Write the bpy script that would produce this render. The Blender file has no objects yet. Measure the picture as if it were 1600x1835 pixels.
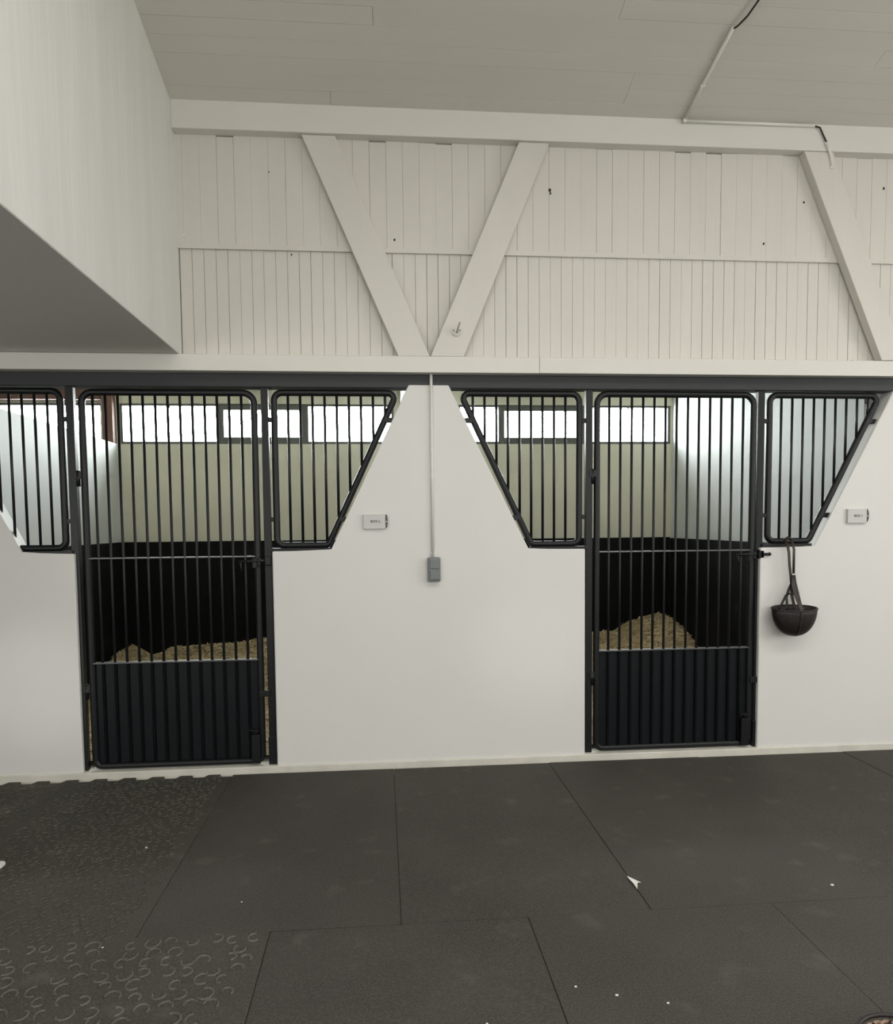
import bpy, bmesh, math, random
from mathutils import Vector, Matrix
random.seed(7)
SC = bpy.context.scene
COL = SC.collection
# ------------------------------------------------------------ camera
# pinhole solved from the photograph: eye height 1.55 m, 4.6 m from the stall front
F_PX, PY = 1313.0, 1022.65
YAW, PITCH, ROLL = -0.08655, -0.0643, 0.0094
cam = bpy.data.cameras.new('camera'); camo = bpy.data.objects.new('camera', cam); COL.objects.link(camo)
cam.sensor_width = 36; cam.lens = F_PX * 36 / 1835; cam.shift_y = (PY - 917.5) / 1835
cam.clip_start = 0.05; cam.clip_end = 200
_R = Matrix.Rotation(YAW, 3, 'Z') @ Matrix.Rotation(PITCH, 3, 'X') @ Matrix.Rotation(ROLL, 3, 'Y')
_r, _f, _u = _R @ Vector((1, 0, 0)), _R @ Vector((0, 1, 0)), _R @ Vector((0, 0, 1))
_m = Matrix((( _r.x, _u.x, -_f.x), (_r.y, _u.y, -_f.y), (_r.z, _u.z, -_f.z)))
camo.matrix_world = Matrix.Translation((0, -4.607, 1.55)) @ _m.to_4x4()
SC.camera = camo
# ------------------------------------------------------------ world, lights, exposure
SC.view_settings.view_transform = 'Standard'; SC.view_settings.look = 'None'
SC.view_settings.exposure = 0.0; SC.view_settings.gamma = 1.0
SC.view_settings.use_curve_mapping = False
W = bpy.data.worlds.new('overcast_sky'); SC.world = W; W.use_nodes = True
bg = W.node_tree.nodes['Background']; bg.inputs[0].default_value = (0.95, 0.98, 1.0, 1); bg.inputs[1].default_value = 44.0
SC.cycles.max_bounces = 10; SC.cycles.diffuse_bounces = 6; SC.cycles.glossy_bounces = 3; SC.cycles.transparent_max_bounces = 8
SC.cycles.sample_clamp_indirect = 6
SC.cycles.use_denoising = True
SLOPE = 0.2304
def ceil_z(y):
    return 4.02 + SLOPE * (-0.07 - y)
def area(name, loc, rot, sx, sy, power, color=(1, 1, 1), portal=False):
    l = bpy.data.lights.new(name, 'AREA'); l.shape = 'RECTANGLE'; l.size = sx; l.size_y = sy
    l.energy = power; l.color = color
    if portal: l.cycles.is_portal = True
    o = bpy.data.objects.new(name, l); COL.objects.link(o); o.location = loc; o.rotation_euler = rot
    return o
SKY = [(-0.6, 0.9), (2.0, 3.5), (4.6, 6.1)]          # roof lights in the front slope (x0, x1)
SKY_Y0, SKY_Y1 = -4.55, -3.25
DAY = (1.0, 0.985, 0.955)
for (a, b), pw in zip(SKY, (54, 68, 70)):
    ym = (SKY_Y0 + SKY_Y1) / 2
    area('roof_daylight', ((a + b) / 2, ym, ceil_z(ym) + 0.03), (-math.atan(SLOPE), 0, 0), b - a - 0.04, 1.26, pw, DAY)
area('rear_daylight', (1.6, -7.36, 2.45), (math.radians(90), 0, 0), 6.6, 1.7, 104, DAY)
area('left_fill', (-4.1, -7.38, 1.35), (math.radians(90), 0, 0), 2.6, 1.9, 85, DAY)  # added fill to brighten the left wall, no source known there
area('side_fill', (6.9, -3.6, 2.2), (0, math.radians(90), 0), 1.5, 3.0, 92, DAY)  # added fill to brighten the boxed-out side wall
for gx, gz, gp in ((-2.12, 0.58, 260), (0.95, 0.76, 130)):      # added spots with no known source, aimed to make soft patches on the wall
    l = bpy.data.lights.new('added_patch_spot', 'SPOT'); l.energy = gp; l.spot_size = math.radians(7.5); l.spot_blend = 1.0; l.shadow_soft_size = 0.12; l.color = (1, 0.99, 0.95)
    o = bpy.data.objects.new('added_patch_spot', l); COL.objects.link(o); o.location = (gx - 2.2, -7.3, 0.9)
    o.rotation_euler = (Vector((gx, 0, gz)) - o.location).to_track_quat('-Z', 'Y').to_euler()
# stall windows: (x0, x1, z0, z1, frame width)
BANDS = [(-3.95, -2.90), (-2.72, 0.14), (0.40, 3.22)]
WIN = [(-3.95, -2.90, 0.03), (-2.72, -1.70, 0.04), (-1.70, -0.80, 0.075), (-0.80, 0.14, 0.045),
       (0.40, 1.31, 0.045), (1.31, 2.245, 0.075), (2.245, 3.22, 0.045)]
for a, b in BANDS:
    area('stall_daylight', ((a + b) / 2, 3.68, 2.62), (math.radians(-90), 0, 0), b - a, 0.42, 1, portal=True)
# ------------------------------------------------------------ materials
def mat(name, col, rough=0.6, metal=0.0, var=0.0, vscale=3.0, bump=0.0, bscale=40.0, spec=0.5, stretch=(1, 1, 1), col2=None, detail=4.0):
    m = bpy.data.materials.new(name); m.use_nodes = True; nt = m.node_tree; N = nt.nodes; L = nt.links
    b = N['Principled BSDF']; b.inputs['Base Color'].default_value = (*col, 1)
    b.inputs['Roughness'].default_value = rough; b.inputs['Metallic'].default_value = metal
    b.inputs['Specular IOR Level'].default_value = spec
    tc = N.new('ShaderNodeTexCoord'); mp = N.new('ShaderNodeMapping'); mp.inputs['Scale'].default_value = stretch
    geo = N.new('ShaderNodeNewGeometry'); L.new(geo.outputs['Position'], mp.inputs['Vector'])
    if var or col2:
        n = N.new('ShaderNodeTexNoise'); n.inputs['Scale'].default_value = vscale; n.inputs['Detail'].default_value = detail
        L.new(mp.outputs[0], n.inputs['Vector'])
        r = N.new('ShaderNodeMapRange'); r.inputs[1].default_value = 0.3; r.inputs[2].default_value = 0.7
        L.new(n.outputs['Fac'], r.inputs[0])
        mx = N.new('ShaderNodeMix'); mx.data_type = 'RGBA'
        c2 = col2 if col2 else tuple(c * (1 - var) for c in col)
        mx.inputs[6].default_value = (*col, 1); mx.inputs[7].default_value = (*c2, 1)
        L.new(r.outputs[0], mx.inputs[0]); L.new(mx.outputs[2], b.inputs['Base Color'])
    if bump:
        n2 = N.new('ShaderNodeTexNoise'); n2.inputs['Scale'].default_value = bscale; n2.inputs['Detail'].default_value = 5
        L.new(mp.outputs[0], n2.inputs['Vector'])
        bp = N.new('ShaderNodeBump'); bp.inputs['Strength'].default_value = 1.0; bp.inputs['Distance'].default_value = bump
        L.new(n2.outputs['Fac'], bp.inputs['Height']); L.new(bp.outputs[0], b.inputs['Normal'])
    return m
M = {}
M['plaster'] = mat('white_plaster', (0.71, 0.70, 0.675), 0.55, var=0.03, vscale=1.2, bump=0.0009, bscale=16)
M['boxwall'] = mat('white_roughcast', (0.76, 0.765, 0.73), 0.6, var=0.09, vscale=5, bump=0.006, bscale=9, stretch=(1, 1, 0.12))
M['paint'] = mat('white_painted_timber', (0.655, 0.635, 0.58), 0.5, var=0.04, vscale=6, bump=0.0015, bscale=30, stretch=(1, 1, 0.15))
M['beam'] = mat('white_painted_beam', (0.70, 0.685, 0.635), 0.5, var=0.03, vscale=3, bump=0.0012, bscale=30, stretch=(0.15, 1, 1))
M['ceil'] = mat('painted_ceiling_board', (0.66, 0.64, 0.58), 0.6, var=0.04, vscale=5, bump=0.002, bscale=18, stretch=(0.12, 1, 1))
M['soffit'] = mat('grey_soffit', (0.72, 0.71, 0.67), 0.7, var=0.04, vscale=1.0)
M['joint'] = mat('board_backing', (0.33, 0.31, 0.26), 0.9)  # darker backing tone behind the boards, reused on the hook arm
M['steel'] = mat('black_steel', (0.0065, 0.0075, 0.0085), 0.40, spec=0.35, bump=0.0006, bscale=60)
M['header'] = mat('black_header_steel', (0.020, 0.024, 0.026), 0.5, var=0.25, vscale=3, stretch=(0.2, 1, 6))
M['worn_highlight'] = mat('worn_steel_sky_highlight', (0.10, 0.10, 0.10), 0.35, metal=0.3)  # worn steel, lightened so the rails carry a painted sky highlight
M['sheet'] = mat('black_sheet_steel', (0.0035, 0.0055, 0.0075), 0.5, spec=0.25, var=0.2, vscale=2)
M['kick'] = mat('black_kickboard', (0.004, 0.004, 0.0045), 0.75, spec=0.2)
M['stall'] = mat('cream_stall_plaster', (0.68, 0.66, 0.55), 0.7, var=0.06, vscale=2.0, bump=0.002, bscale=15)
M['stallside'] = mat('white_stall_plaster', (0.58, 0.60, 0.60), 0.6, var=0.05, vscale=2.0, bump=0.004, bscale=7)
M['brown'] = mat('brown_timber', (0.13, 0.065, 0.05), 0.6)
M['winframe'] = mat('grey_window_frame', (0.10, 0.105, 0.10), 0.5)
M['straw'] = mat('wood_shavings', (0.68, 0.54, 0.33), 0.8, var=0.0, vscale=30, bump=0.035, bscale=30, col2=(0.30, 0.21, 0.10))
M['chip'] = mat('shaving_chip', (0.78, 0.65, 0.44), 0.7, vscale=20, col2=(0.42, 0.32, 0.18))
M['curb'] = mat('painted_curb', (0.66, 0.64, 0.57), 0.6, var=0.15, vscale=6, bump=0.003, bscale=20)
M['concrete'] = mat('dark_concrete', (0.03, 0.028, 0.025), 0.9)
M['slab'] = mat('white_painted_slab', (0.60, 0.58, 0.52), 0.7, var=0.15, vscale=8)
M['leather'] = mat('dark_leather', (0.010, 0.006, 0.0045), 0.5, var=0.3, vscale=25, bump=0.002, bscale=60)
M['strap'] = mat('brown_leather_strap', (0.030, 0.017, 0.012), 0.5, var=0.3, vscale=30)
M['metal'] = mat('dull_metal', (0.5, 0.49, 0.46), 0.35, metal=1.0)
M['switch'] = mat('grey_plastic', (0.17, 0.185, 0.185), 0.4)
M['pvc'] = mat('white_pvc', (0.72, 0.71, 0.66), 0.35)
M['sign'] = mat('grey_sign_plate', (0.56, 0.56, 0.54), 0.45)
M['signend'] = mat('dark_sign_clip', (0.09, 0.08, 0.07), 0.5)
M['ink'] = mat('dark_lettering', (0.06, 0.06, 0.06), 0.6)
M['opal'] = mat('opal_glazing', (0.8, 0.8, 0.8), 0.4)
M['paper'] = mat('white_paper', (0.72, 0.72, 0.68), 0.6)
M['dark'] = mat('dark_hole', (0.03, 0.025, 0.02), 0.9)
M['cable'] = mat('dark_cable', (0.02, 0.018, 0.015), 0.5)
M['wicker'] = mat('tan_wicker', (0.36, 0.24, 0.17), 0.6, var=0.4, vscale=40)
M['rim'] = mat('black_basket_rim', (0.012, 0.006, 0.005), 0.5)
def rubber(name, base, wear, spots):
    m = bpy.data.materials.new(name); m.use_nodes = True; nt = m.node_tree; N = nt.nodes; L = nt.links
    b = N['Principled BSDF']; b.inputs['Roughness'].default_value = 0.78; b.inputs['Specular IOR Level'].default_value = 0.25
    g = N.new('ShaderNodeNewGeometry')
    def noise(s, d, lo, hi):
        n = N.new('ShaderNodeTexNoise'); n.inputs['Scale'].default_value = s; n.inputs['Detail'].default_value = d
        L.new(g.outputs['Position'], n.inputs['Vector'])
        r = N.new('ShaderNodeMapRange'); r.inputs[1].default_value = lo; r.inputs[2].default_value = hi
        L.new(n.outputs['Fac'], r.inputs[0]); return r.outputs[0], n.outputs['Fac']
    def mixc(fac, a, bb):
        x = N.new('ShaderNodeMix'); x.data_type = 'RGBA'; L.new(fac, x.inputs[0])
        if isinstance(a, tuple): x.inputs[6].default_value = (*a, 1)
        else: L.new(a, x.inputs[6])
        if isinstance(bb, tuple): x.inputs[7].default_value = (*bb, 1)
        else: L.new(bb, x.inputs[7])
        return x.outputs[2]
    f1, _ = noise(1.7, 5, 0.35, 0.7); f2, _ = noise(5.5, 6, 0.60, 0.80); f3, raw = noise(140, 3, 0.40, 0.75)
    c = mixc(f1, base, tuple(x * 1.35 for x in base)); 
    mul = N.new('ShaderNodeMath'); mul.operation = 'MULTIPLY'; mul.inputs[1].default_value = spots; L.new(f2, mul.inputs[0])
    c = mixc(mul.outputs[0], c, wear)
    mul2 = N.new('ShaderNodeMath'); mul2.operation = 'MULTIPLY'; mul2.inputs[1].default_value = 0.50; L.new(f3, mul2.inputs[0])
    c = mixc(mul2.outputs[0], c, wear)
    L.new(c, b.inputs['Base Color'])
    bp = N.new('ShaderNodeBump'); bp.inputs['Distance'].default_value = 0.004; L.new(raw, bp.inputs['Height']); L.new(bp.outputs[0], b.inputs['Normal'])
    return m
M['rubber'] = rubber('rubber_mat', (0.040, 0.038, 0.033), (0.13, 0.115, 0.10), 0.5)
M['rubber2'] = rubber('textured_rubber_mat', (0.043, 0.040, 0.032), (0.13, 0.125, 0.105), 0.6)
M['relief'] = rubber('scuffed_relief', (0.085, 0.082, 0.072), (0.19, 0.185, 0.165), 0.9)
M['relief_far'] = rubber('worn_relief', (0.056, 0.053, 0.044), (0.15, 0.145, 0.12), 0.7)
def glass():
    m = bpy.data.materials.new('window_glass'); m.use_nodes = True; N = m.node_tree.nodes; L = m.node_tree.links
    N.remove(N['Principled BSDF']); out = N['Material Output']
    t = N.new('ShaderNodeBsdfTransparent'); t.inputs[0].default_value = (0.93, 0.95, 0.94, 1)
    gl = N.new('ShaderNodeBsdfGlossy'); gl.inputs['Roughness'].default_value = 0.02
    fr = N.new('ShaderNodeFresnel'); fr.inputs[0].default_value = 1.25
    mx = N.new('ShaderNodeMixShader'); L.new(fr.outputs[0], mx.inputs[0]); L.new(t.outputs[0], mx.inputs[1]); L.new(gl.outputs[0], mx.inputs[2])
    L.new(mx.outputs[0], out.inputs[0]); return m
M['glass'] = glass()
# ------------------------------------------------------------ helpers
def obj(name, me, m=None, parent=None, loc=(0, 0, 0)):
    if isinstance(me, bmesh.types.BMesh):
        bmesh.ops.recalc_face_normals(me, faces=me.faces)
        d = bpy.data.meshes.new(name); me.to_mesh(d); me.free(); me = d
    if m is not None and not me.materials: me.materials.append(m)
    o = bpy.data.objects.new(name, me); COL.objects.link(o); o.location = loc
    if parent: o.parent = parent
    return o
def tag(o, label=None, cat=None, group=None, kind=None):
    if label: o['label'] = label
    if cat: o['category'] = cat
    if group: o['group'] = group
    if kind: o['kind'] = kind
    return o
def thing(name, label, cat, loc=(0, 0, 0), group=None):
    o = bpy.data.objects.new(name, None); COL.objects.link(o); o.location = loc; o.empty_display_size = 0.1
    return tag(o, label, cat, group)
def struct(name, bm, m, parent=None):
    return tag(obj(name, bm, m, parent), kind='structure')
def B(): return bmesh.new()
def box(bm, x0, x1, y0, y1, z0, z1, bev=0):
    r = bmesh.ops.create_cube(bm, size=1)
    for v in r['verts']:
        v.co = Vector(((x0 + x1) / 2 + v.co.x * (x1 - x0), (y0 + y1) / 2 + v.co.y * (y1 - y0), (z0 + z1) / 2 + v.co.z * (z1 - z0)))
    if bev:
        es = list({e for v in r['verts'] for e in v.link_edges})
        bmesh.ops.bevel(bm, geom=es, offset=bev, segments=2, affect='EDGES', profile=0.5)
    return bm
def prism(bm, poly, y0, y1, bev=0):      # polygon in x,z extruded along y
    a = [bm.verts.new((x, y0, z)) for x, z in poly]; b = [bm.verts.new((x, y1, z)) for x, z in poly]
    n = len(poly); f = [bm.faces.new(a), bm.faces.new(b[::-1])]
    for i in range(n): f.append(bm.faces.new((a[i], b[i], b[(i + 1) % n], a[(i + 1) % n])))
    if bev:
        es = list({e for v in a for e in v.link_edges})
        bmesh.ops.bevel(bm, geom=es, offset=bev, segments=3, affect='EDGES', profile=0.5)
    return bm
def prism_z(bm, poly, z0, z1):           # polygon in x,y extruded along z
    a = [bm.verts.new((x, y, z0)) for x, y in poly]; b = [bm.verts.new((x, y, z1)) for x, y in poly]
    n = len(poly); bm.faces.new(a); bm.faces.new(b[::-1])
    for i in range(n): bm.faces.new((a[i], b[i], b[(i + 1) % n], a[(i + 1) % n]))
    return bm
def tube(bm, pts, r, seg=10, closed=False, flat=None):
    pts = [Vector(p) for p in pts]; n = len(pts); rings = []; prev = None
    for i, p in enumerate(pts):
        if closed: t = (pts[(i + 1) % n] - pts[i - 1]).normalized()
        else: t = (pts[min(i + 1, n - 1)] - pts[max(i - 1, 0)]).normalized()
        if prev is None:
            u = Vector((0, 1, 0)) if abs(t.y) < 0.9 else Vector((0, 0, 1))
        else: u = prev
        u = (u - t * u.dot(t)).normalized(); prev = u; v = t.cross(u)
        ru, rv = (r, r) if flat is None else (r * flat, r)
        # mitre: keep width across the bend
        rings.append([bm.verts.new(p + u * ru * math.cos(2 * math.pi * k / seg) + v * rv * math.sin(2 * math.pi * k / seg)) for k in range(seg)])
    m = n if closed else n - 1
    for i in range(m):
        a, b = rings[i], rings[(i + 1) % n]
        for k in range(seg):
            f = bm.faces.new((a[k], a[(k + 1) % seg], b[(k + 1) % seg], b[k])); f.smooth = True
    if not closed: bm.faces.new(rings[0][::-1]); bm.faces.new(rings[-1])
    return bm
def fillet(pts, r, n=5):                 # closed outline with rounded corners
    out = []; N_ = len(pts); rr = r if isinstance(r, (list, tuple)) else [r] * N_
    for i, p in enumerate(pts):
        p = Vector(p); a = Vector(pts[i - 1]); b = Vector(pts[(i + 1) % N_])
        da, db = (a - p).normalized(), (b - p).normalized(); half = da.angle(db) / 2
        d = rr[i] / math.tan(half); c = p + (da + db).normalized() * (rr[i] / math.sin(half))
        s, e = p + da * d - c, p + db * d - c
        for k in range(n + 1):
            q = s.lerp(e, k / n); q = q.normalized() * rr[i]; out.append(c + q)
    return out
def copy_tree(o, parent=None):
    c = o.copy(); COL.objects.link(c); c.parent = parent
    for ch in list(o.children): copy_tree(ch, c)
    return c
def slab_on_slope(bm, x0, x1, ya, yb, th=0.03, off=0.0):
    za, zb = ceil_z(ya) + off, ceil_z(yb) + off
    co = [(x0, ya, za), (x1, ya, za), (x1, yb, zb), (x0, yb, zb)]
    lo = [bm.verts.new(c) for c in co]; hi = [bm.verts.new((c[0], c[1], c[2] + th)) for c in co]
    bm.faces.new(lo); bm.faces.new(hi[::-1])
    for i in range(4): bm.faces.new((lo[i], hi[i], hi[(i + 1) % 4], lo[(i + 1) % 4]))
    return bm
# ============================================================ SETTING
# floor slab with its rubber mats
bm = B(); box(bm, -6, 7, -7.5, 3.7, -0.12, -0.022)
FLOOR = struct('floor', bm, M['concrete'])
bm = B(); box(bm, -6, 7, -0.085, 0.0, -0.03, -0.020); obj('painted_strip', bm, M['slab'], FLOOR)
def arcs(x0, x1, y0, y1, z, dens=1.0, k_=1.0):   # raised horseshoe prints of the textured mats
    bm = B(); nx = max(1, int((x1 - x0) / 0.072 / k_)); ny = max(1, int((y1 - y0) / 0.062 / k_))
    for i in range(nx):
        for j in range(ny):
            if random.random() > dens: continue
            cx = x0 + (i + 0.5 + (0.5 if j % 2 else 0) * 0.8) * (x1 - x0) / nx + random.uniform(-.014, .014); cy = y0 + (j + 0.5) * (y1 - y0) / ny + random.uniform(-.012, .012)
            if cx > x1 - 0.03 or cx < x0 + 0.03: continue
            rot = random.choice((0, math.pi / 2, math.pi, 4.7)) + random.uniform(-0.5, 0.5); R_ = random.uniform(0.018, 0.027) * k_; w = 0.0035 * k_
            span = random.uniform(3.2, 4.6)
            n = 8; pr = None
            for k in range(n + 1):
                t = rot + (k / n - 0.5) * span; c, s = math.cos(t), math.sin(t) * 1.15
                a = bm.verts.new((cx + c * (R_ - w), cy + s * (R_ - w), z)); m_ = bm.verts.new((cx + c * R_, cy + s * R_, z + 0.004)); b = bm.verts.new((cx + c * (R_ + w), cy + s * (R_ + w), z))
                if pr: bm.faces.new((pr[0], pr[1], m_, a)); bm.faces.new((pr[1], pr[2], b, m_))
                pr = (a, m_, b)
    return bm
def mat_piece(x0, x1, y0, y1, textured=False, teeth=False, g=0.0011):
    bm = B(); z = random.uniform(-0.0025, 0.002)
    poly = [(x0 + g, y0 + g), (x1 - g, y0 + g)]
    if teeth:
        # interlocking teeth along the wall edge, pitch 0.17 m
        top = []; k = math.floor(x0 / 0.17)
        x = x0 + g; xs = []
        while k * 0.17 < x1:
            a, b_ = k * 0.17 + 0.075, k * 0.17 + 0.17
            xs.append((a, b_)); k += 1
        top.append((x0 + g, y1 - (0 if any(a <= x0 + g <= b_ for a, b_ in xs) else 0.045)))
        for a, b_ in xs:
            if a > x0 + g and a < x1 - g: top += [(a - 0.006, y1 - 0.045), (a + 0.012, y1)]
            if b_ > x0 + g and b_ < x1 - g - 0.02: top += [(b_ - 0.012, y1), (b_ + 0.006, y1 - 0.045)]
        last = top[-1][1]; top.append((x1 - g, last))
        poly += top[::-1]
    else: poly += [(x1 - g, y1 - g), (x0 + g, y1 - g)]
    prism_z(bm, poly, -0.022, z)
    o = obj('rubber_mat', bm, M['rubber2'] if textured else M['rubber'], FLOOR)
    if textured:
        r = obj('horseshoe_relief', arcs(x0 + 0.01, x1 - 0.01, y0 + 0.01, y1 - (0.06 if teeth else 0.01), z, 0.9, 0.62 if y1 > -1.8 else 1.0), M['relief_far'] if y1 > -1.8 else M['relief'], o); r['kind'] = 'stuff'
    return o
for i in range(-5, 7):
    xa = i + 0.05
    if xa >= -1.0: mat_piece(xa, min(xa + 1, 7), -1.85, -0.03)
for xa in (-5.92, -4.92, -3.92, -2.92, -1.92):
    xb = -0.95 if xa == -1.92 else xa + 1
    mat_piece(xa, xb, -0.94, -0.015, True, True); mat_piece(xa, xb, -1.85, -0.94, True)
for i in range(-6, 7):
    xa = i - 0.45
    if xa < -6: xa = -6
    mat_piece(xa, min(i + 0.55, 7), -3.68, -1.85, textured=(i <= -1))
for i in range(-6, 7):
    xa = i + 0.05
    mat_piece(max(xa, -6), min(i + 1.05, 7), -5.5, -3.68); mat_piece(max(xa, -6), min(i + 1.05, 7), -7.5, -5.5)
# painted curb strip under the stall front
bm = B(); prism(bm, [(-6, -0.022), (7, -0.022), (7, 0.038), (-6, 0.038)], -0.012, 0.2, 0.006)
tag(obj('baseboard_front', bm, M['curb']), kind='structure')
# front wall pieces
Wt = 0.12
wf = thing('wall_front', None, None); wf['kind'] = 'structure'
SL = 0.483      # run per rise of the sloping openings
bm = B(); prism(bm, [(-0.682, 0.03), (1.297, 0.03), (1.295, 1.38), (0.919, 1.38), (0.424, 2.41), (0.174, 2.41), (-0.314, 1.388), (-0.682, 1.388)], -0.0, Wt, 0.008)
tag(obj('plaster_pier', bm, M['plaster'], wf), kind='structure')
bm = B(); prism(bm, [(-6, 0.03), (-1.86, 0.03), (-1.86, 1.388), (-2.165, 1.395), (-2.655, 2.41), (-3.0, 2.41), (-3.5, 1.388), (-6, 1.388)], -0.0, Wt, 0.008)
tag(obj('plaster_pier', bm, M['plaster'], wf), kind='structure')
bm = B(); prism(bm, [(2.467, 0.03), (7, 0.03), (7, 2.435), (3.47, 2.435), (3.365, 2.402), (2.845, 1.372), (2.467, 1.372)], -0.0, Wt, 0.008)
tag(obj('plaster_pier', bm, M['plaster'], wf), kind='structure')
# backing above the header
bm = B(); box(bm, -6, 7, 0.035, 0.20, 2.47, 4.1); tag(obj('backing', bm, M['joint'], wf), kind='structure')
# upper boards, pitch 0.1005, and lower boards, pitch 0.0705
def board_set(x0, x1, pitch, z0, z1, yf, name):
    x = x0; i = 0
    w_ = pitch
    while x < x1 - 0.01:
        gap = random.choice((0.0007, 0.0012, 0.002, 0.003) if yf > 0.01 else (0.0003, 0.0003, 0.0006, 0.001, 0.0018)); bm = B()
        y = yf + random.uniform(-0.0007, 0.0007)
        box(bm, x + gap / 2, min(x + w_, x1) - gap / 2, y, 0.034, z0, z1 - (random.choice((0, 0, 0, 0, 0, 0, 0.003, 0.008)) if yf < 0.01 else 0), 0)
        # ease the two long front edges
        es = [e for e in bm.edges if abs(e.verts[0].co.z - e.verts[1].co.z) > 0.2 and e.verts[0].co.y < yf + 0.01]
        bmesh.ops.bevel(bm, geom=es, offset=0.0007, segments=1, affect='EDGES')
        obj(name, bm, M['paint'], wf); x += w_; i += 1
board_set(-1.185, 6.0, 0.0705, 2.575, 3.209, 0.016, 'narrow_board')
board_set(-1.152 - 0.1005, 6.0, 0.1005, 3.209, 3.863, 0.0, 'wide_board')
bm = B(); box(bm, -1.19, 6.0, -0.0018, 0.012, 3.205, 3.234, 0.001); obj('cover_strip', bm, M['paint'], wf)
# knots and nail holes in the boards (x, z, radius, y)
kb = [(0.1, 3.282, .006, 0), (1.064, 3.604, .008, 0), (1.068, 3.585, .005, 0), (3.251, 3.678, .006, 0), (-0.524, 3.185, .004, .015), (-0.646, 3.66, .003, 0),
      (2.451, 3.313, .006, 0), (2.714, 3.576, .006, 0), (3.075, 2.585, .006, .015)]
bm = B()
for x, z, r, y in kb:
    q = bmesh.ops.create_cone(bm, cap_ends=True, segments=9, radius1=r, radius2=r, depth=0.003)
    bmesh.ops.transform(bm, matrix=Matrix.Translation((x, y - 0.002, z)) @ Matrix.Rotation(math.pi / 2, 4, 'X') @ Matrix.Diagonal((1, random.uniform(1, 1.6), 1, 1)), verts=q['verts'])
kn = obj('knot_hole', bm, M['dark'], wf)
bm = B(); box(bm, -1.157, -1.146, -0.003, 0.003, 3.273, 3.291, 0.001); obj('lit_hole', bm, M['paper'], wf)  # white block standing in for a hole with light coming through
# ledge under the boards
bm = B(); box(bm, -6, 0.985, -0.06, 0.06, 2.474, 2.572, 0.004)
tl = tag(obj('trim_1', bm, M['beam']), kind='structure')
bm = B(); box(bm, 0.9865, 7, -0.06, 0.06, 2.475, 2.573, 0.004)
obj('ledge_length', bm, M['beam'], tl)
# sloping ceiling, single boards
CE = thing('ceiling', None, None); CE['kind'] = 'structure'
bm = B(); slab_on_slope(bm, -1.19, 7, 0.2, SKY_Y1 - 0.0, 0.05, 0.028); obj('backing', bm, M['joint'], CE)
y = 0.15; k = 0
while y > SKY_Y1 + 0.02:
    w_ = 0.107; yb = max(y - w_, SKY_Y1); x = -1.19; off = random.uniform(-3.2, 0)
    cuts = [-1.19] + [c for c in (off + 4.0 * i for i in range(0, 4)) if -0.6 < c < 6.4] + [7]
    for a, b in zip(cuts[:-1], cuts[1:]):
        bm = B(); g = random.choice((0.0004, 0.0006, 0.0015, 0.0022)); slab_on_slope(bm, a + 0.0008, b - 0.0008, y - g, yb + g, 0.028, random.uniform(-0.0008, 0.0008))
        obj('ceiling_board', bm, M['ceil'], CE)
    y -= w_; k += 1
bm = B()
xs = [-1.19] + [v for s in SKY for v in s] + [7]
for i in range(0, len(xs), 2): slab_on_slope(bm, xs[i], xs[i + 1], SKY_Y1, SKY_Y0, 0.05)
slab_on_slope(bm, -1.19, 7, SKY_Y0, -5.0, 0.05)
zr = ceil_z(-5.0); co = [(-1.19, -5.0, zr), (7, -5.0, zr), (7, -7.5, 4.35), (-1.19, -7.5, 4.35)]
lo = [bm.verts.new(c) for c in co]; hi = [bm.verts.new((c[0], c[1], c[2] + .05)) for c in co]
bm.faces.new(lo); bm.faces.new(hi[::-1])
for i in range(4): bm.faces.new((lo[i], hi[i], hi[(i + 1) % 4], lo[(i + 1) % 4]))
obj('roof_lining', bm, M['ceil'], CE)
for n, (a, b) in enumerate(SKY):       # frames of the roof lights
    bm = B()
    slab_on_slope(bm, a - .03, a, SKY_Y1, SKY_Y0, .10, -.02); slab_on_slope(bm, b, b + .03, SKY_Y1, SKY_Y0, .10, -.02)
    slab_on_slope(bm, a - .03, b + .03, SKY_Y1 + .03, SKY_Y1, .10, -.02); slab_on_slope(bm, a - .03, b + .03, SKY_Y0, SKY_Y0 - .03, .10, -.02)
    w = struct('window_%d' % (8 + n), bm, M['pvc'])
    bm = B(); slab_on_slope(bm, a, b, SKY_Y1, SKY_Y0, .006, .06); obj('pane', bm, M['opal'], w)
# boxed-out volume on the left: side wall and dark soffit
bm = B(); box(bm, -1.30, -1.19, -7.5, 0.034, 2.578, 5.4); struct('wall_left', bm, M['boxwall'])
bm = B(); box(bm, -6, -1.192, -7.5, 0.02, 2.574, 2.62); s_ = struct('ceiling_left', bm, M['soffit'])
# far side of the hall, behind the camera
bm = B(); box(bm, -2.75, 7, -7.6, -7.5, -0.1, 1.5); box(bm, -6, 7, -7.6, -7.5, 3.4, 5.4); box(bm, -6, -5.45, -7.6, -7.5, 0, 3.4); box(bm, -2.75, -1.8, -7.6, -7.5, 1.5, 3.4); box(bm, -5.45, -2.75, -7.6, -7.5, 2.35, 3.4); box(bm, 5, 7, -7.6, -7.5, 1.5, 3.4)
struct('wall_back', bm, M['plaster'])
bm = B(); box(bm, -1.8, 5, -7.56, -7.50, 1.5, 1.56); box(bm, -1.8, 5, -7.56, -7.50, 3.34, 3.4)
for x in (-1.8, 0.45, 2.7, 4.94): box(bm, x, x + .06, -7.56, -7.50, 1.56, 3.34)
w = struct('window_11', bm, M['pvc']); bm = B(); box(bm, -1.74, 4.94, -7.535, -7.53, 1.56, 3.34); obj('pane', bm, M['opal'], w)
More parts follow.
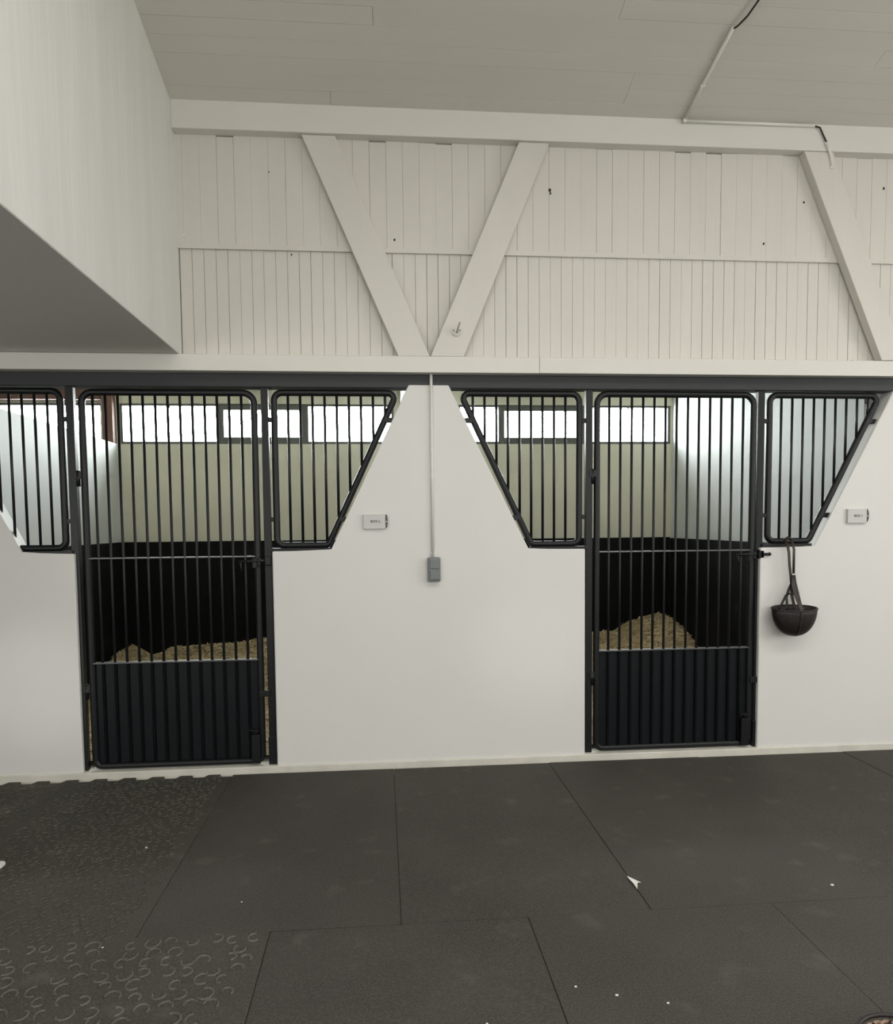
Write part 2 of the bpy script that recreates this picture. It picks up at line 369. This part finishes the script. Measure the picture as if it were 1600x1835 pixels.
bm = B(); box(bm, 7, 7.1, -7.5, 0.2, -0.1, 5.2); struct('wall_right', bm, M['plaster'])
bm = B(); box(bm, 6.95, 7, -5.15, -2.05, 1.4, 1.45); box(bm, 6.95, 7, -5.15, -2.05, 2.95, 3.0); box(bm, 6.95, 7, -5.15, -5.1, 1.45, 2.95); box(bm, 6.95, 7, -2.1, -2.05, 1.45, 2.95)
w = struct('window_12', bm, M['pvc']); bm = B(); box(bm, 6.98, 6.985, -5.1, -2.1, 1.45, 2.95); obj('pane', bm, M['opal'], w)  # unseen window, added to go with the side fill lamp
bm = B(); box(bm, -6.1, -6, -7.5, 3.7, -0.1, 5.2); struct('wall_end', bm, M['plaster'])
bm = B(); box(bm, -5.45, -2.75, -7.60, -7.50, -0.02, 0.1)
for x in (-5.45, -4.13, -2.81): box(bm, x, x + .06, -7.58, -7.50, 0.1, 2.35)
dw = struct('door_added', bm, M['pvc']); bm = B(); box(bm, -5.39, -2.81, -7.55, -7.545, 0.1, 2.35); obj('pane', bm, M['opal'], dw)  # unseen glazed door, added to go with the left fill lamp
# ------------------------------------------------------------ stalls
YB = 3.40
bm = B(); Z0, Z1 = 2.412, 2.835
box(bm, -6, 3.9, YB, YB + .30, -0.1, Z0); box(bm, -6, 3.9, YB, YB + .30, Z1, 3.3)
ed = [-6] + [v for b_ in BANDS for v in b_] + [3.9]
for i in range(0, len(ed), 2): box(bm, ed[i], ed[i + 1], YB, YB + .30, Z0, Z1)
sw = struct('wall_stall_back', bm, M['stall'])
bm = B(); box(bm, -6, 7, 0.12, YB + .3, 3.02, 3.08); struct('ceiling_stall', bm, M['stall'])
bm = B(); box(bm, -2.86, -2.74, 0.12, YB, -0.02, 2.41); p1 = struct('wall_stall_left', bm, M['stallside'])
bm = B(); box(bm, 0.21, 0.37, 0.12, YB, -0.02, 3.02); p2 = struct('wall_stall_middle', bm, M['stallside'])
bm = B(); box(bm, 3.24, 3.38, 0.12, YB, -0.02, 3.02); p3 = struct('wall_stall_right', bm, M['stallside'])
bm = B(); box(bm, -2.86, -2.755, YB - .10, YB, 2.41, 2.99, .004); tag(obj('corner_post', bm, M['brown']), 'brown timber post at the left stall window corner, above the partition', 'post')
bm = B(); box(bm, -5.9, -2.87, YB - .08, YB - 0.001, 2.86, 3.0, .004); tag(obj('timber_lintel', bm, M['brown']), 'brown timber lintel over the neighbouring stall window, far left', 'beam')
# kickboards: separate boards on each wall
bm = B(); box(bm, -2.715, 0.21, YB - .025, YB - .001, 0, 1.385, .004); obj('kickboard', bm, M['kick'], sw)
bm = B(); box(bm, 0.37, 3.215, YB - .025, YB - .001, 0, 1.375, .004); obj('kickboard', bm, M['kick'], sw)
bm = B(); box(bm, -2.74, -2.716, 0.12, YB - .02, 0, 1.385, .004); obj('kickboard', bm, M['kick'], p1)
bm = B(); box(bm, 0.186, 0.21, 0.12, YB - .02, 0, 1.38, .004); obj('kickboard', bm, M['kick'], p2)
bm = B(); box(bm, 0.37, 0.394, 0.12, YB - .02, 0, 1.38, .004); obj('kickboard', bm, M['kick'], p2)
bm = B(); box(bm, 3.216, 3.24, 0.12, YB - .02, 0, 1.365, .004); obj('kickboard', bm, M['kick'], p3)
# steel plates where the side jambs meet the inside
for n, (a, b, fw) in enumerate(WIN):
    bm = B(); z0, z1 = Z0, Z1; ft = fw; y0, y1 = YB + .02, YB + .07
    if fw < .05: zt, zb = 0.022, 0.03
    else: zt, zb = 0.062, 0.075
    a2, b2 = a + ft * (0.6 if fw < .05 else .55), b - ft * (0.6 if fw < .05 else .55)
    box(bm, a, a2, y0, y1, z0, z1, .003); box(bm, b2, b, y0, y1, z0, z1, .003)
    box(bm, a2, b2, y0, y1, z0, z0 + zb, .003); box(bm, a2, b2, y0, y1, z1 - zt, z1, .003)
    w = struct('window_%d' % (n + 1), bm, M['winframe'])
    bm = B(); box(bm, a2, b2, y0 + .022, y0 + .026, z0 + zb, z1 - zt); obj('pane', bm, M['glass'], w)
    if n in (1, 3, 6, 4):
        bm = B(); cx = (a + b) / 2; box(bm, cx - .012, cx + .012, y0 - .012, y0 + .0, z1 - zt - .004, z1 - 0.008, .003); tube(bm, [(cx, y0 - .014, z1 - .02), (cx, y0 - .02, z1 - .05)], .006, 6); obj('catch', bm, M['winframe'], w)
# bedding
from mathutils import noise as mn
def bedding(x0, x1, prof, label):
    bm = B(); nx, ny = 110, 90; g = []
    def P(x):
        for (a, za), (b, zb) in zip(prof[:-1], prof[1:]):
            if a <= x <= b: return za + (zb - za) * (x - a) / (b - a)
        return prof[0][1] if x < prof[0][0] else prof[-1][1]
    for j in range(ny + 1):
        row = []
        for i in range(nx + 1):
            x = x0 + (x1 - x0) * i / nx; y = 0.125 + (YB - 0.03 - 0.125) * j / ny
            t = max(0, min(1, (y - 1.9) / 1.2)); t = t * t * (3 - 2 * t)
            z = 0.07 + (P(x) - 0.07) * t + 0.035 * mn.noise((x * 3, y * 3, 0)) * (0.4 + .3 * t) + 0.018 * mn.noise((x * 14, y * 14, 3)) 
            row.append(bm.verts.new((x, y, max(z, 0.02))))
        g.append(row)
    for j in range(ny):
        for i in range(nx):
            f = bm.faces.new((g[j][i], g[j][i + 1], g[j + 1][i + 1], g[j + 1][i])); f.smooth = True
    o = obj('bedding', bm, M['straw']); tag(o, label, 'bedding', kind='stuff')
    bm = B()
    for _ in range(9000):
        i = random.randrange(nx); j = int(ny * random.random() ** 0.5); x = x0 + (x1 - x0) * (i + random.random()) / nx
        if x < x0 + .03 or x > x1 - .03: continue
        yy = 0.125 + (YB - .05 - .125) * j / ny
        t = max(0, min(1, (yy - 1.9) / 1.2)); t = t * t * (3 - 2 * t)
        z = max(0.07 + (P(x) - 0.07) * t + 0.035 * mn.noise((x * 3, yy * 3, 0)) * (0.4 + .3 * t) + 0.018 * mn.noise((x * 14, yy * 14, 3)), .02) + .006
        a = random.uniform(0, 6.28); l = random.uniform(.01, .024); wd = random.uniform(.003, .008); ti = random.uniform(-.6, .6)
        ca, sa = math.cos(a), math.sin(a)
        vs = [bm.verts.new((x + ca * s * l - sa * q * wd, yy + sa * s * l + ca * q * wd, z + ti * s * l)) for s, q in ((-1, -1), (1, -1), (1, 1), (-1, 1))]
        bm.faces.new(vs)
    c = obj('shavings', bm, M['chip'], o); c['kind'] = 'stuff'
bedding(-2.71, 0.18, [(-2.72, .17), (-2.66, .30), (-2.59, .27), (-2.48, .20), (-2.31, .20), (-2.22, .28), (-2.0, .275), (-1.78, .275), (-1.55, .305), (-1.35, .335), (-1.2, .35), (-.6, .36), (.2, .33)],
        'pale wood shavings banked along the back of the left stall')
bedding(0.40, 3.21, [(0.4, .33), (2.24, .325), (2.55, .325), (2.67, .41), (2.86, .47), (2.98, .505), (3.08, .525), (3.14, .48), (3.21, .40)],
        'tall peaked heap of wood shavings in the right stall')
# ============================================================ THINGS ON THE STALL FRONT
# header beam
bm = B(); box(bm, -6, 7, 0.012, 0.11, 2.392, 2.475, .004)
tag(obj('header_beam', bm, M['header']), 'long black steel header beam above the stall doors, under the white ledge', 'beam')
# black posts
PY0, PY1 = 0.03, 0.075
def post(xa, xb, label, shoe=None):
    t = thing('door_post', label, 'post', ((xa + xb) / 2, .05, 0), 'black posts of the stall front'); h = (xb - xa) / 2
    bm = B(); box(bm, -h, h, -.022, .022, 0.038, 2.395, .003); obj('shaft', bm, M['steel'], t)
    if shoe: bm = B(); box(bm, -h - .004, h + .004, -.028, .028, 0.038, 0.215, .004); obj('shoe', bm, M['steel'], t)
    return t
post(-1.886, -1.840, 'black steel post on the hinge side of the left stall door')
post(-0.733, -0.690, 'black steel post on the latch side of the left stall door', True)
post(1.306, 1.350, 'black steel post on the hinge side of the right stall door')
post(2.452, 2.496, 'black steel post on the latch side of the right stall door', True)
# doors: rounded tube frame, vertical bars, mid flat, rail, sheet
def door(xl, xr, z0, z1, bars, label):
    yc = 0.045; r = 0.0205
    t = thing('stall_door', label, 'door', ((xl + xr) / 2, yc, 0), 'barred stall doors'); ox = (xl + xr) / 2
    a, b = xl + r - ox, xr - r - ox
    bm = B(); tube(bm, fillet([(a, 0, z0 + r), (b, 0, z0 + r), (b, 0, z1 - r), (a, 0, z1 - r)], [.04, .04, .065, .065], 6), r, 12, True); obj('frame', bm, M['steel'], t)
    me = None
    for i, x in enumerate(bars):
        if me is None:
            bm = B(); tube(bm, [(0, 0, z0 + r), (0, 0, z1 - r)], 0.0085, 8); o = obj('bar', bm, M['steel'], t, (x - ox, -.004, 0)); me = o.data
        else: obj('bar', me, None, t, (x - ox, -.004, 0))
    bm = B(); box(bm, a, b, -.016, .016, 1.352, 1.360, .0015); obj('mid_rail', bm, M['worn_highlight'], t)
    bm = B(); box(bm, a, b, -.016, .02, .704, .713, .0015); obj('sheet_rail', bm, M['worn_highlight'], t)
    bm = B(); box(bm, a, b, .006, .010, z0 + .02, .705, 0); obj('sheet', bm, M['sheet'], t)
    # latch bolt
    bm = B(); xe = xr - ox
    tube(bm, [(xe - .135, -.03, 1.328), (xe - .06, -.032, 1.329), (xe + .065, -.03, 1.328)], .0085, 8)
    tube(bm, [(xe - .125, -.03, 1.325), (xe - .12, -.034, 1.29), (xe - .115, -.03, 1.265)], .006, 6)
    l = obj('latch_bolt', bm, M['steel'], t)
    bm = B(); box(bm, xe - .05, xe - .022, -.034, -.012, 1.285, 1.345, .003); box(bm, xe - .018, xe + .0, -.034, -.012, 1.30, 1.345, .003); obj('bolt_housing', bm, M['steel'], t)
    # foot bolt box
    bm = B(); box(bm, xe - .085, xe - .030, -.036, -.014, z0 + .01, .235, .003); fb = obj('foot_bolt', bm, M['steel'], t)
    bm = B(); box(bm, xe - .097, xe - .035, -.045, -.012, .262, .270, .002); tube(bm, [(xe - .055, -.028, .235), (xe - .055, -.03, .262)], .006, 6); obj('bolt_handle', bm, M['steel'], fb)
    # lower strike clip across to the post
    bm = B(); box(bm, xe - .03, xe + .038, -.034, -.022, .475, .515, .002); obj('strike_clip', bm, M['steel'], t)
    # hinges
    for z in (1.84, 0.53):
        bm = B(); tube(bm, [(-(xr - xl) / 2 - .012, -.012, z - .045), (-(xr - xl) / 2 - .012, -.012, z + .05)], .012, 10)
        box(bm, -(xr - xl) / 2 - .035, -(xr - xl) / 2 + .012, -.022, -.008, z - .0, z + .045, .002); obj('hinge', bm, M['steel'], t)
    return t
LB = [-1.732 + 0.0733 * i for i in range(13)]
dl = door(-1.818, -0.756, 0.041, 2.382, LB, 'left black barred stall door, below the box-shaped ceiling')
RB = [1.461 + 0.0745 * i for i in range(13)]
dr = door(1.362, 2.447, 0.041, 2.388, RB, 'right black barred stall door with the pile of shavings behind it')
# keeper plates with the ball end of the bolt, on the posts
for x, lab in ((-0.712, 'black keeper on the left door latch post'), (2.478, 'black keeper with a projecting bolt end on the right door latch post')):
    bm = B(); box(bm, x - .018, x + .020, .0, .03, 1.30, 1.358, .006)
    if x > 0: tube(bm, [(x - .0, -.012, 1.33), (x + .045, -.012, 1.33)], .009, 8); bmesh.ops.create_uvsphere(bm, u_segments=8, v_segments=6, radius=.012, matrix=Matrix.Translation((x + .045, -.012, 1.33)))
    tag(obj('keeper', bm, M['steel']), lab, 'keeper', 'bolt keepers')
# side grilles
def grille(xp, xt, xb, z0, z1, bars, label, rb):
    """xp = side at the post, xt / xb = far end at top / bottom."""
    r = 0.0205; yc = .05; s = 1 if xt > xp else -1
    t = thing('side_grille', label, 'grille', (xp, yc, z0), 'trapezoid side grilles')
    def L_(x, z): return (x - xp, 0, z - z0)
    a = xp + s * r
    pts = [L_(a, z0 + r), L_(xb - s * .008, z0 + r), L_(xt - s * .030, z1 - r), L_(a, z1 - r)]
    path = fillet(pts, [.045, .035, .035, .05], 6)
    bm = B(); tube(bm, path, r, 12, True); obj('frame', bm, M['steel'], t)
    k = (xt - xb) / (z1 - z0)
    for x in bars:
        lo_ = z0 + r
        if (x - xb) * s > 0: lo_ = z0 + (x - xb) / k + r + .03
        bm = B(); tube(bm, [L_(x, lo_), L_(x, z1 - r)], 0.0085, 8); obj('bar', bm, M['steel'], t)
    for z in (2.20, 1.585):            # brackets to the post and to the wall
        bm = B(); xa, xc = sorted((xp - s * .03 - xp, xp + s * .012 - xp)); box(bm, xa, xc, -.012, .012, z - .014 - z0, z + .014 - z0, .002); obj('bracket', bm, M['steel'], t)
        xd = xb + k * (z - z0) - xp
        bm = B(); xa, xc = sorted((xd - s * .028, xd + s * .040)); box(bm, xa, xc, -.02, .008, z - .018 - z0, z + .014 - z0, .004); obj('bracket', bm, M['steel'], t)
    bm = B(); xa, xc = sorted((0 - s * .03, xb - xp - s * .0)); box(bm, xa, xc, -.035, .03, -.014, .004, .002); obj('sill_flat', bm, M['steel'], t)
    return t
grille(-0.676, 0.132, -0.330, 1.402, 2.386, [-0.571 + .0748 * i for i in range(9)], 'black side grille right of the left stall door', .04)
grille(1.287, 0.472, 0.945, 1.392, 2.388, [1.177 - .0745 * i for i in range(9)], 'black side grille left of the right stall door', .04)
grille(2.518, 3.325, 2.830, 1.392, 2.388, [2.619 + .0748 * i for i in range(9)], 'black side grille at the far right, with the leather muzzle hanging from it', .04)
grille(-1.903, -2.70, -2.230, 1.402, 2.388, [-1.999 - .073 * i for i in range(9)], 'black side grille at the far left edge of the picture', .04)
# pull cord end on the far right grille
bm = B(); tube(bm, [(3.185, .02, 2.395), (3.182, .015, 2.34)], .002, 6); tube(bm, [(3.182, .015, 2.342), (3.18, .015, 2.335), (3.18, .015, 2.322), (3.178, .015, 2.312)], .008, 8)
tag(obj('pull_cord', bm, M['cable']), 'short black pull cord hanging at the top of the far right grille', 'cord')
# ------------------------------------------------------------ timbers
bm = B(); box(bm, -1.19, 7, -0.072, 0.04, 3.862, 4.035, .004)
tag(obj('timber_beam', bm, M['beam']), 'long white horizontal timber beam under the sloping ceiling', 'beam')
def brace(xt0, xt1, xb0, xb1, lab, y=-.066):
    bm = B(); prism(bm, [(xb0, 2.574), (xb1, 2.574), (xt1, 3.861), (xt0, 3.861)], y, -0.0035, .004)
    return tag(obj('diagonal_brace', bm, M['paint']), lab, 'brace', 'white diagonal braces on the boarded wall')
brace(-0.445, -0.247, 0.112, 0.306, 'white diagonal brace forming the left arm of the V', -.05)
b2 = brace(0.862, 1.050, 0.310, 0.515, 'white diagonal brace forming the right arm of the V, with a hook on it', -.052)
brace(2.672, 2.862, 3.226, 3.385, 'white diagonal brace at the right end of the boarded wall')
# hook on the V
t = thing('wall_hook', 'small white hook with a round plate on the right arm of the V', 'hook', (.471, -.053, 2.725))
bm = B(); bmesh.ops.create_cone(bm, cap_ends=True, segments=20, radius1=.03, radius2=.03, depth=.01, matrix=Matrix.Translation((0, -.004, 0)) @ Matrix.Rotation(math.pi / 2, 4, 'X')); obj('plate', bm, M['paint'], t)
bm = B(); tube(bm, [(0, -.006, -.006), (0, -.03, -.012), (.002, -.045, 0), (.008, -.05, .02), (.016, -.05, .042)], .0055, 8); obj('hook_arm', bm, M['joint'], t)
for sx in (-.02, .02): bm = B(); bmesh.ops.create_uvsphere(bm, u_segments=8, v_segments=6, radius=.0035, matrix=Matrix.Translation((sx, -.01, .004))); obj('screw', bm, M['dark'], t)
# ------------------------------------------------------------ electrics
def clips(parent, pts, r=.014, m=None):
    for p in pts:
        bm = B(); box(bm, p[0] - r, p[0] + r, p[1] - .004, p[1] + r, p[2] - .007, p[2] + .007, .002); obj('clip', bm, m or M['pvc'], parent)
t = thing('conduit', 'thin white vertical conduit running down the middle wall to the grey switch', 'conduit', (.314, 0, 1.33))
bm = B(); tube(bm, [(0, -.011, 0), (0, -.011, 1.142)], .0095, 10); obj('pipe', bm, M['pvc'], t)
clips(t, [(0, -.011, .035), (0, -.011, .515), (0, -.011, 1.045)])
t = thing('light_switch', 'grey double surface-mounted switch at the foot of the white conduit', 'switch', (.319, 0, 1.263))
bm = B(); box(bm, -.04, .04, -.045, .0, -.077, .077, .010); obj('housing', bm, M['switch'], t)
for z, h in ((.036, .03), (-.034, .028)):
    bm = B(); box(bm, -.026, .03, -.052, -.044, z - h, z + h, .003); obj('rocker', bm, M['switch'], t)
t = thing('conduit', 'white conduit crossing the ceiling boards and the top beam at the upper right', 'conduit', (1.885, -.08, 4.0))
bm = B(); Pp = [(1.885, -.083), (1.886, -.30), (1.888, -.70)]
tube(bm, [(x - 1.885, y + .08, ceil_z(y) - .012 - 4.0) for x, y in Pp], .0095, 8); obj('pipe', bm, M['pvc'], t)
bm = B(); tube(bm, [(-.0, -.004, 0.003), (.84, -.004, 0.006)], .0095, 8); obj('pipe', bm, M['pvc'], t)
bm = B(); tube(bm, [(-.01, -.004, .0), (0.0, -.006, 0.0), (0.0, -.012, 0.02)], .014, 8); obj('elbow', bm, M['pvc'], t)
clips(t, [(.10, -.004, .003), (.40, -.004, .004), (.80, -.004, .006)], .013)
clips(t, [(x - 1.885, y + .08, ceil_z(y) - .016 - 4.0) for x, y in ((1.886, -.34),)], .013)
bm = B(); tube(bm, [(.84, -.004, .004), (.875, -.004, -.003), (.895, -.002, -.04), (.93, .0, -.10)], .005, 8); obj('cable', bm, M['cable'], t)
bm = B(); tube(bm, [(.92, .0, -.09), (.945, .004, -.14), (.958, .01, -.165), (.966, .012, -.20), (.975, .016, -.235)], .009, 8); obj('elbow', bm, M['pvc'], t)
clips(t, [(.925, -.002, -.095), (.97, .012, -.235)], .012)
bm = B(); tube(bm, [(.003, -.60, .155), (.02, -.64, .152), (.043, -.70, .165), (.06, -.80, .19), (.09, -.95, .225)], .005, 8); obj('cable', bm, M['cable'], t)
t = thing('conduit', 'thin white conduit following the edge of the far right brace', 'conduit', (2.908, 0, 3.77))
bm = B(); tube(bm, [(0, -.035, 0), (.4836, -.035, -1.19)], .008, 8); obj('pipe', bm, M['pvc'], t)
clips(t, [(.4836 * k, -.035, -1.19 * k) for k in (.02, .28, .55, .84)], .012)
# two ceiling fixtures' screw at the cable end
# ------------------------------------------------------------ signs
def sign(x0, x1, z0, z1, text, label, wedge):
    t = thing('stall_sign', label, 'sign', ((x0 + x1) / 2, 0, (z0 + z1) / 2), 'small grey plates naming the stalls'); w, h = (x1 - x0) / 2, (z1 - z0) / 2
    bm = B(); box(bm, -w, w - .012, -.02, 0, -h, h, .003); obj('plate', bm, M['sign'], t)
    bm = B(); prism(bm, [(w - .011, -h + (.006)), (w - .002, -h + .012 + wedge), (w + .003, 0), (w - .002, h - .006 - wedge), (w - .011, h)], -.021, 0, 0); obj('end_clip', bm, M['signend'], t)
    bm = B(); box(bm, w - .012, w + .002, -.0225, -.02, -.003, .003); obj('clip_tongue', bm, M['sign'], t)
    c = bpy.data.curves.new('lettering', 'FONT'); c.body = text; c.size = .021; c.align_x = 'CENTER'; c.align_y = 'CENTER'; c.extrude = .0004; c.offset = .0003
    c.materials.append(M['ink']); o = bpy.data.objects.new('text', c); COL.objects.link(o); bpy.context.view_layer.update()
    me = bpy.data.meshes.new_from_object(o); bpy.data.objects.remove(o)
    o = bpy.data.objects.new('lettering', me); COL.objects.link(o); o.parent = t; o.location = (0, -.0208, .001); o.rotation_euler = (math.radians(90), 0, 0)
sign(-.118, .032, 1.520, 1.611, 'BOX 2', 'grey stall plate on the middle wall, left of the white conduit', 0)
sign(3.053, 3.198, 1.527, 1.621, 'BOX 1', 'grey stall plate on the right wall, above and right of the muzzle', .01)
# ------------------------------------------------------------ leather muzzle hanging from the grille
t = thing('leather_muzzle', 'dark bowl-shaped leather muzzle hanging by its straps from the far right grille', 'muzzle', (2.654, -.095, .8))
bm = B(); nu, nv = 32, 12; A_, Bd, H_ = .150, .080, .180
def bowl(u, v, k=1.0, dz=0):
    # v: 0 bottom tip .. 1 rim
    ang = v * math.pi / 2; rr = math.sin(ang) ** 0.85
    return Vector((k * A_ * rr * math.cos(u), k * Bd * rr * math.sin(u), dz + (1 - math.cos(ang) ** 1.0) * H_ * (1 + 0.0 * k) + .012 * v * math.sin(u)))
for k, inv in ((1.0, 0), (.95, 1)):
    g = [[bm.verts.new(bowl(2 * math.pi * i / nu, j / nv, k, .006 * inv)) for i in range(nu)] for j in range(1, nv + 1)]
    tip = bm.verts.new(bowl(0, 0, k, .006 * inv))
    for i in range(nu):
        f = bm.faces.new((tip, g[0][i], g[0][(i + 1) % nu])); f.smooth = True
        for j in range(nv - 1):
            f = bm.faces.new((g[j][i], g[j][(i + 1) % nu], g[j + 1][(i + 1) % nu], g[j + 1][i])); f.smooth = True
    if inv == 0: top0 = g[-1]
    else:
        for i in range(nu): bm.faces.new((top0[i], top0[(i + 1) % nu], g[-1][(i + 1) % nu], g[-1][i]))
obj('bowl', bm, M['leather'], t)
bm = B(); tube(bm, [bowl(2 * math.pi * i / nu, 1, 1.0) for i in range(nu)], .0055, 6, True); obj('rim_binding', bm, M['leather'], t)
bm = B(); tube(bm, [bowl(-math.pi / 2, v / 8, 1.02) for v in range(1, 9)], .006, 6, False, .5); obj('seam', bm, M['leather'], t)
def strap(pts, w, m, name='strap'):
    bm = B(); tube(bm, pts, w, 8, False, .22); return obj(name, bm, m, t)
# coordinates relative to t: x 2.672, y -.095, z .8 (grille tube at z 1.41)
strap([(-.028, .09, .615), (-.030, .05, .60), (-.028, .03, .54), (-.022, .03, .46), (-.012, .03, .38), (-.004, .03, .30)], .0095, M['strap'])
strap([(.000, .09, .618), (.004, .05, .61), (.006, .03, .56), (.006, .03, .40)], .0095, M['strap'])
bm = B(); bx = box(bm, -.008, .018, .022, .036, .392, .404, .002); obj('buckle', bm, M['metal'], t)
strap([(.006, .03, .398), (.014, .026, .34), (.030, .02, .27), (.038, .0, .20), (.038, -.03, .165)], .0125, M['leather'])
strap([(.004, .028, .395), (-.002, .02, .33), (.004, -.01, .26), (.010, -.04, .21), (.008, -.077, .160)], .0140, M['strap'])
strap([(-.006, .03, .34), (-.028, .025, .30), (-.045, .02, .25), (-.050, .0, .19), (-.050, -.0, .15)], .0095, M['leather'])
strap([(-.004, .03, .31), (-.010, .015, .26), (-.012, -.01, .21), (-.010, -.04, .178), (-.008, -.077, .155)], .0115, M['strap'])
strap([(-.048, .02, .265), (-.062, .02, .235), (-.085, .02, .19), (-.10, .02, .165)], .008, M['leather'])
strap([(-.048, .01, .272), (-.02, .0, .278), (.02, .0, .285)], .006, M['leather'])
strap([(-.040, .08, .602), (-.03, .075, .625), (-.014, .07, .638), (.004, .075, .628), (.012, .08, .61)], .010, M['leather'])
# ------------------------------------------------------------ on the floor
bm = B(); a = [(1.043, -1.572), (1.082, -1.640), (1.066, -1.642), (1.048, -1.690), (1.047, -1.64), (1.040, -1.60)]
n_ = len(a); lo = [bm.verts.new((x, y, .003 + .006 * ((i * 7) % 3) / 3)) for i, (x, y) in enumerate(a)]; hi = [bm.verts.new(v.co + Vector((0, 0, .0012))) for v in lo]
bm.faces.new(lo[::-1]); bm.faces.new(hi)
for i in range(n_): bm.faces.new((lo[i], lo[(i + 1) % n_], hi[(i + 1) % n_], hi[i]))
tag(obj('paper_scrap', bm, M['paper']), 'torn white paper scrap lying on a mat joint, right of centre', 'scrap')
bm = B(); a = [(-1.95, -1.13), (-1.765, -1.145), (-1.752, -1.16), (-1.752, -1.195), (-1.785, -1.245), (-1.95, -1.245)]
prism_z(bm, a, .002, .012); tag(obj('paper_sheet', bm, M['paper']), 'corner of a white sheet at the left edge of the mats', 'sheet')
bm = B()
for x, y, r in ((.742, -2.357, .006), (.893, -2.412, .005), (-1.158, -1.05, .006), (1.88, -1.74, .008), (-.60, -1.62, .004), (.30, -2.45, .004), (-1.05, -1.9, .004), (.62, -2.3, .005)):
    q = bmesh.ops.create_uvsphere(bm, u_segments=7, v_segments=5, radius=r)
    bmesh.ops.transform(bm, matrix=Matrix.Translation((x, y, .003)) @ Matrix.Diagonal((1, .8, .5, 1)), verts=q['verts'])
tag(obj('paint_crumbs', bm, M['paper']), 'scattered white crumbs on the black rubber mats', 'crumbs', kind='stuff')
# small round basket, only its rim reaches into the picture
t = thing('wicker_basket', 'tan wicker basket with a black rim in the bottom right corner', 'basket', (1.440, -2.772, 0.0))
R_ = .125
bm = B(); tube(bm, [(R_ * math.cos(k * math.pi / 24), R_ * math.sin(k * math.pi / 24), 0.088) for k in range(48)], .007, 8, True); obj('rim', bm, M['rim'], t)
for j in range(8):
    bm = B(); ph = j % 2
    rr = R_ - .012 - .004 * (7 - j) * .6
    tube(bm, [((rr + .003 * math.cos(24 * k * math.pi / 48 + ph * math.pi)) * math.cos(k * math.pi / 48), (rr + .003 * math.cos(24 * k * math.pi / 48 + ph * math.pi)) * math.sin(k * math.pi / 48), .006 + j * .0098) for k in range(96)], .0052, 6, True)
    obj('weave_ring', bm, M['wicker'], t)
bm = B(); bmesh.ops.create_cone(bm, cap_ends=True, segments=32, radius1=R_ - .03, radius2=R_ - .028, depth=.006, matrix=Matrix.Translation((0, 0, .004))); obj('base', bm, M['wicker'], t)
for k in range(24):
    a = k * math.pi / 12 + .06; bm = B(); tube(bm, [((R_ - .030) * math.cos(a), (R_ - .030) * math.sin(a), .004), ((R_ - .020) * math.cos(a), (R_ - .020) * math.sin(a), .082)], .0045, 6); obj('stake', bm, M['rim'] if k % 2 else M['wicker'], t)
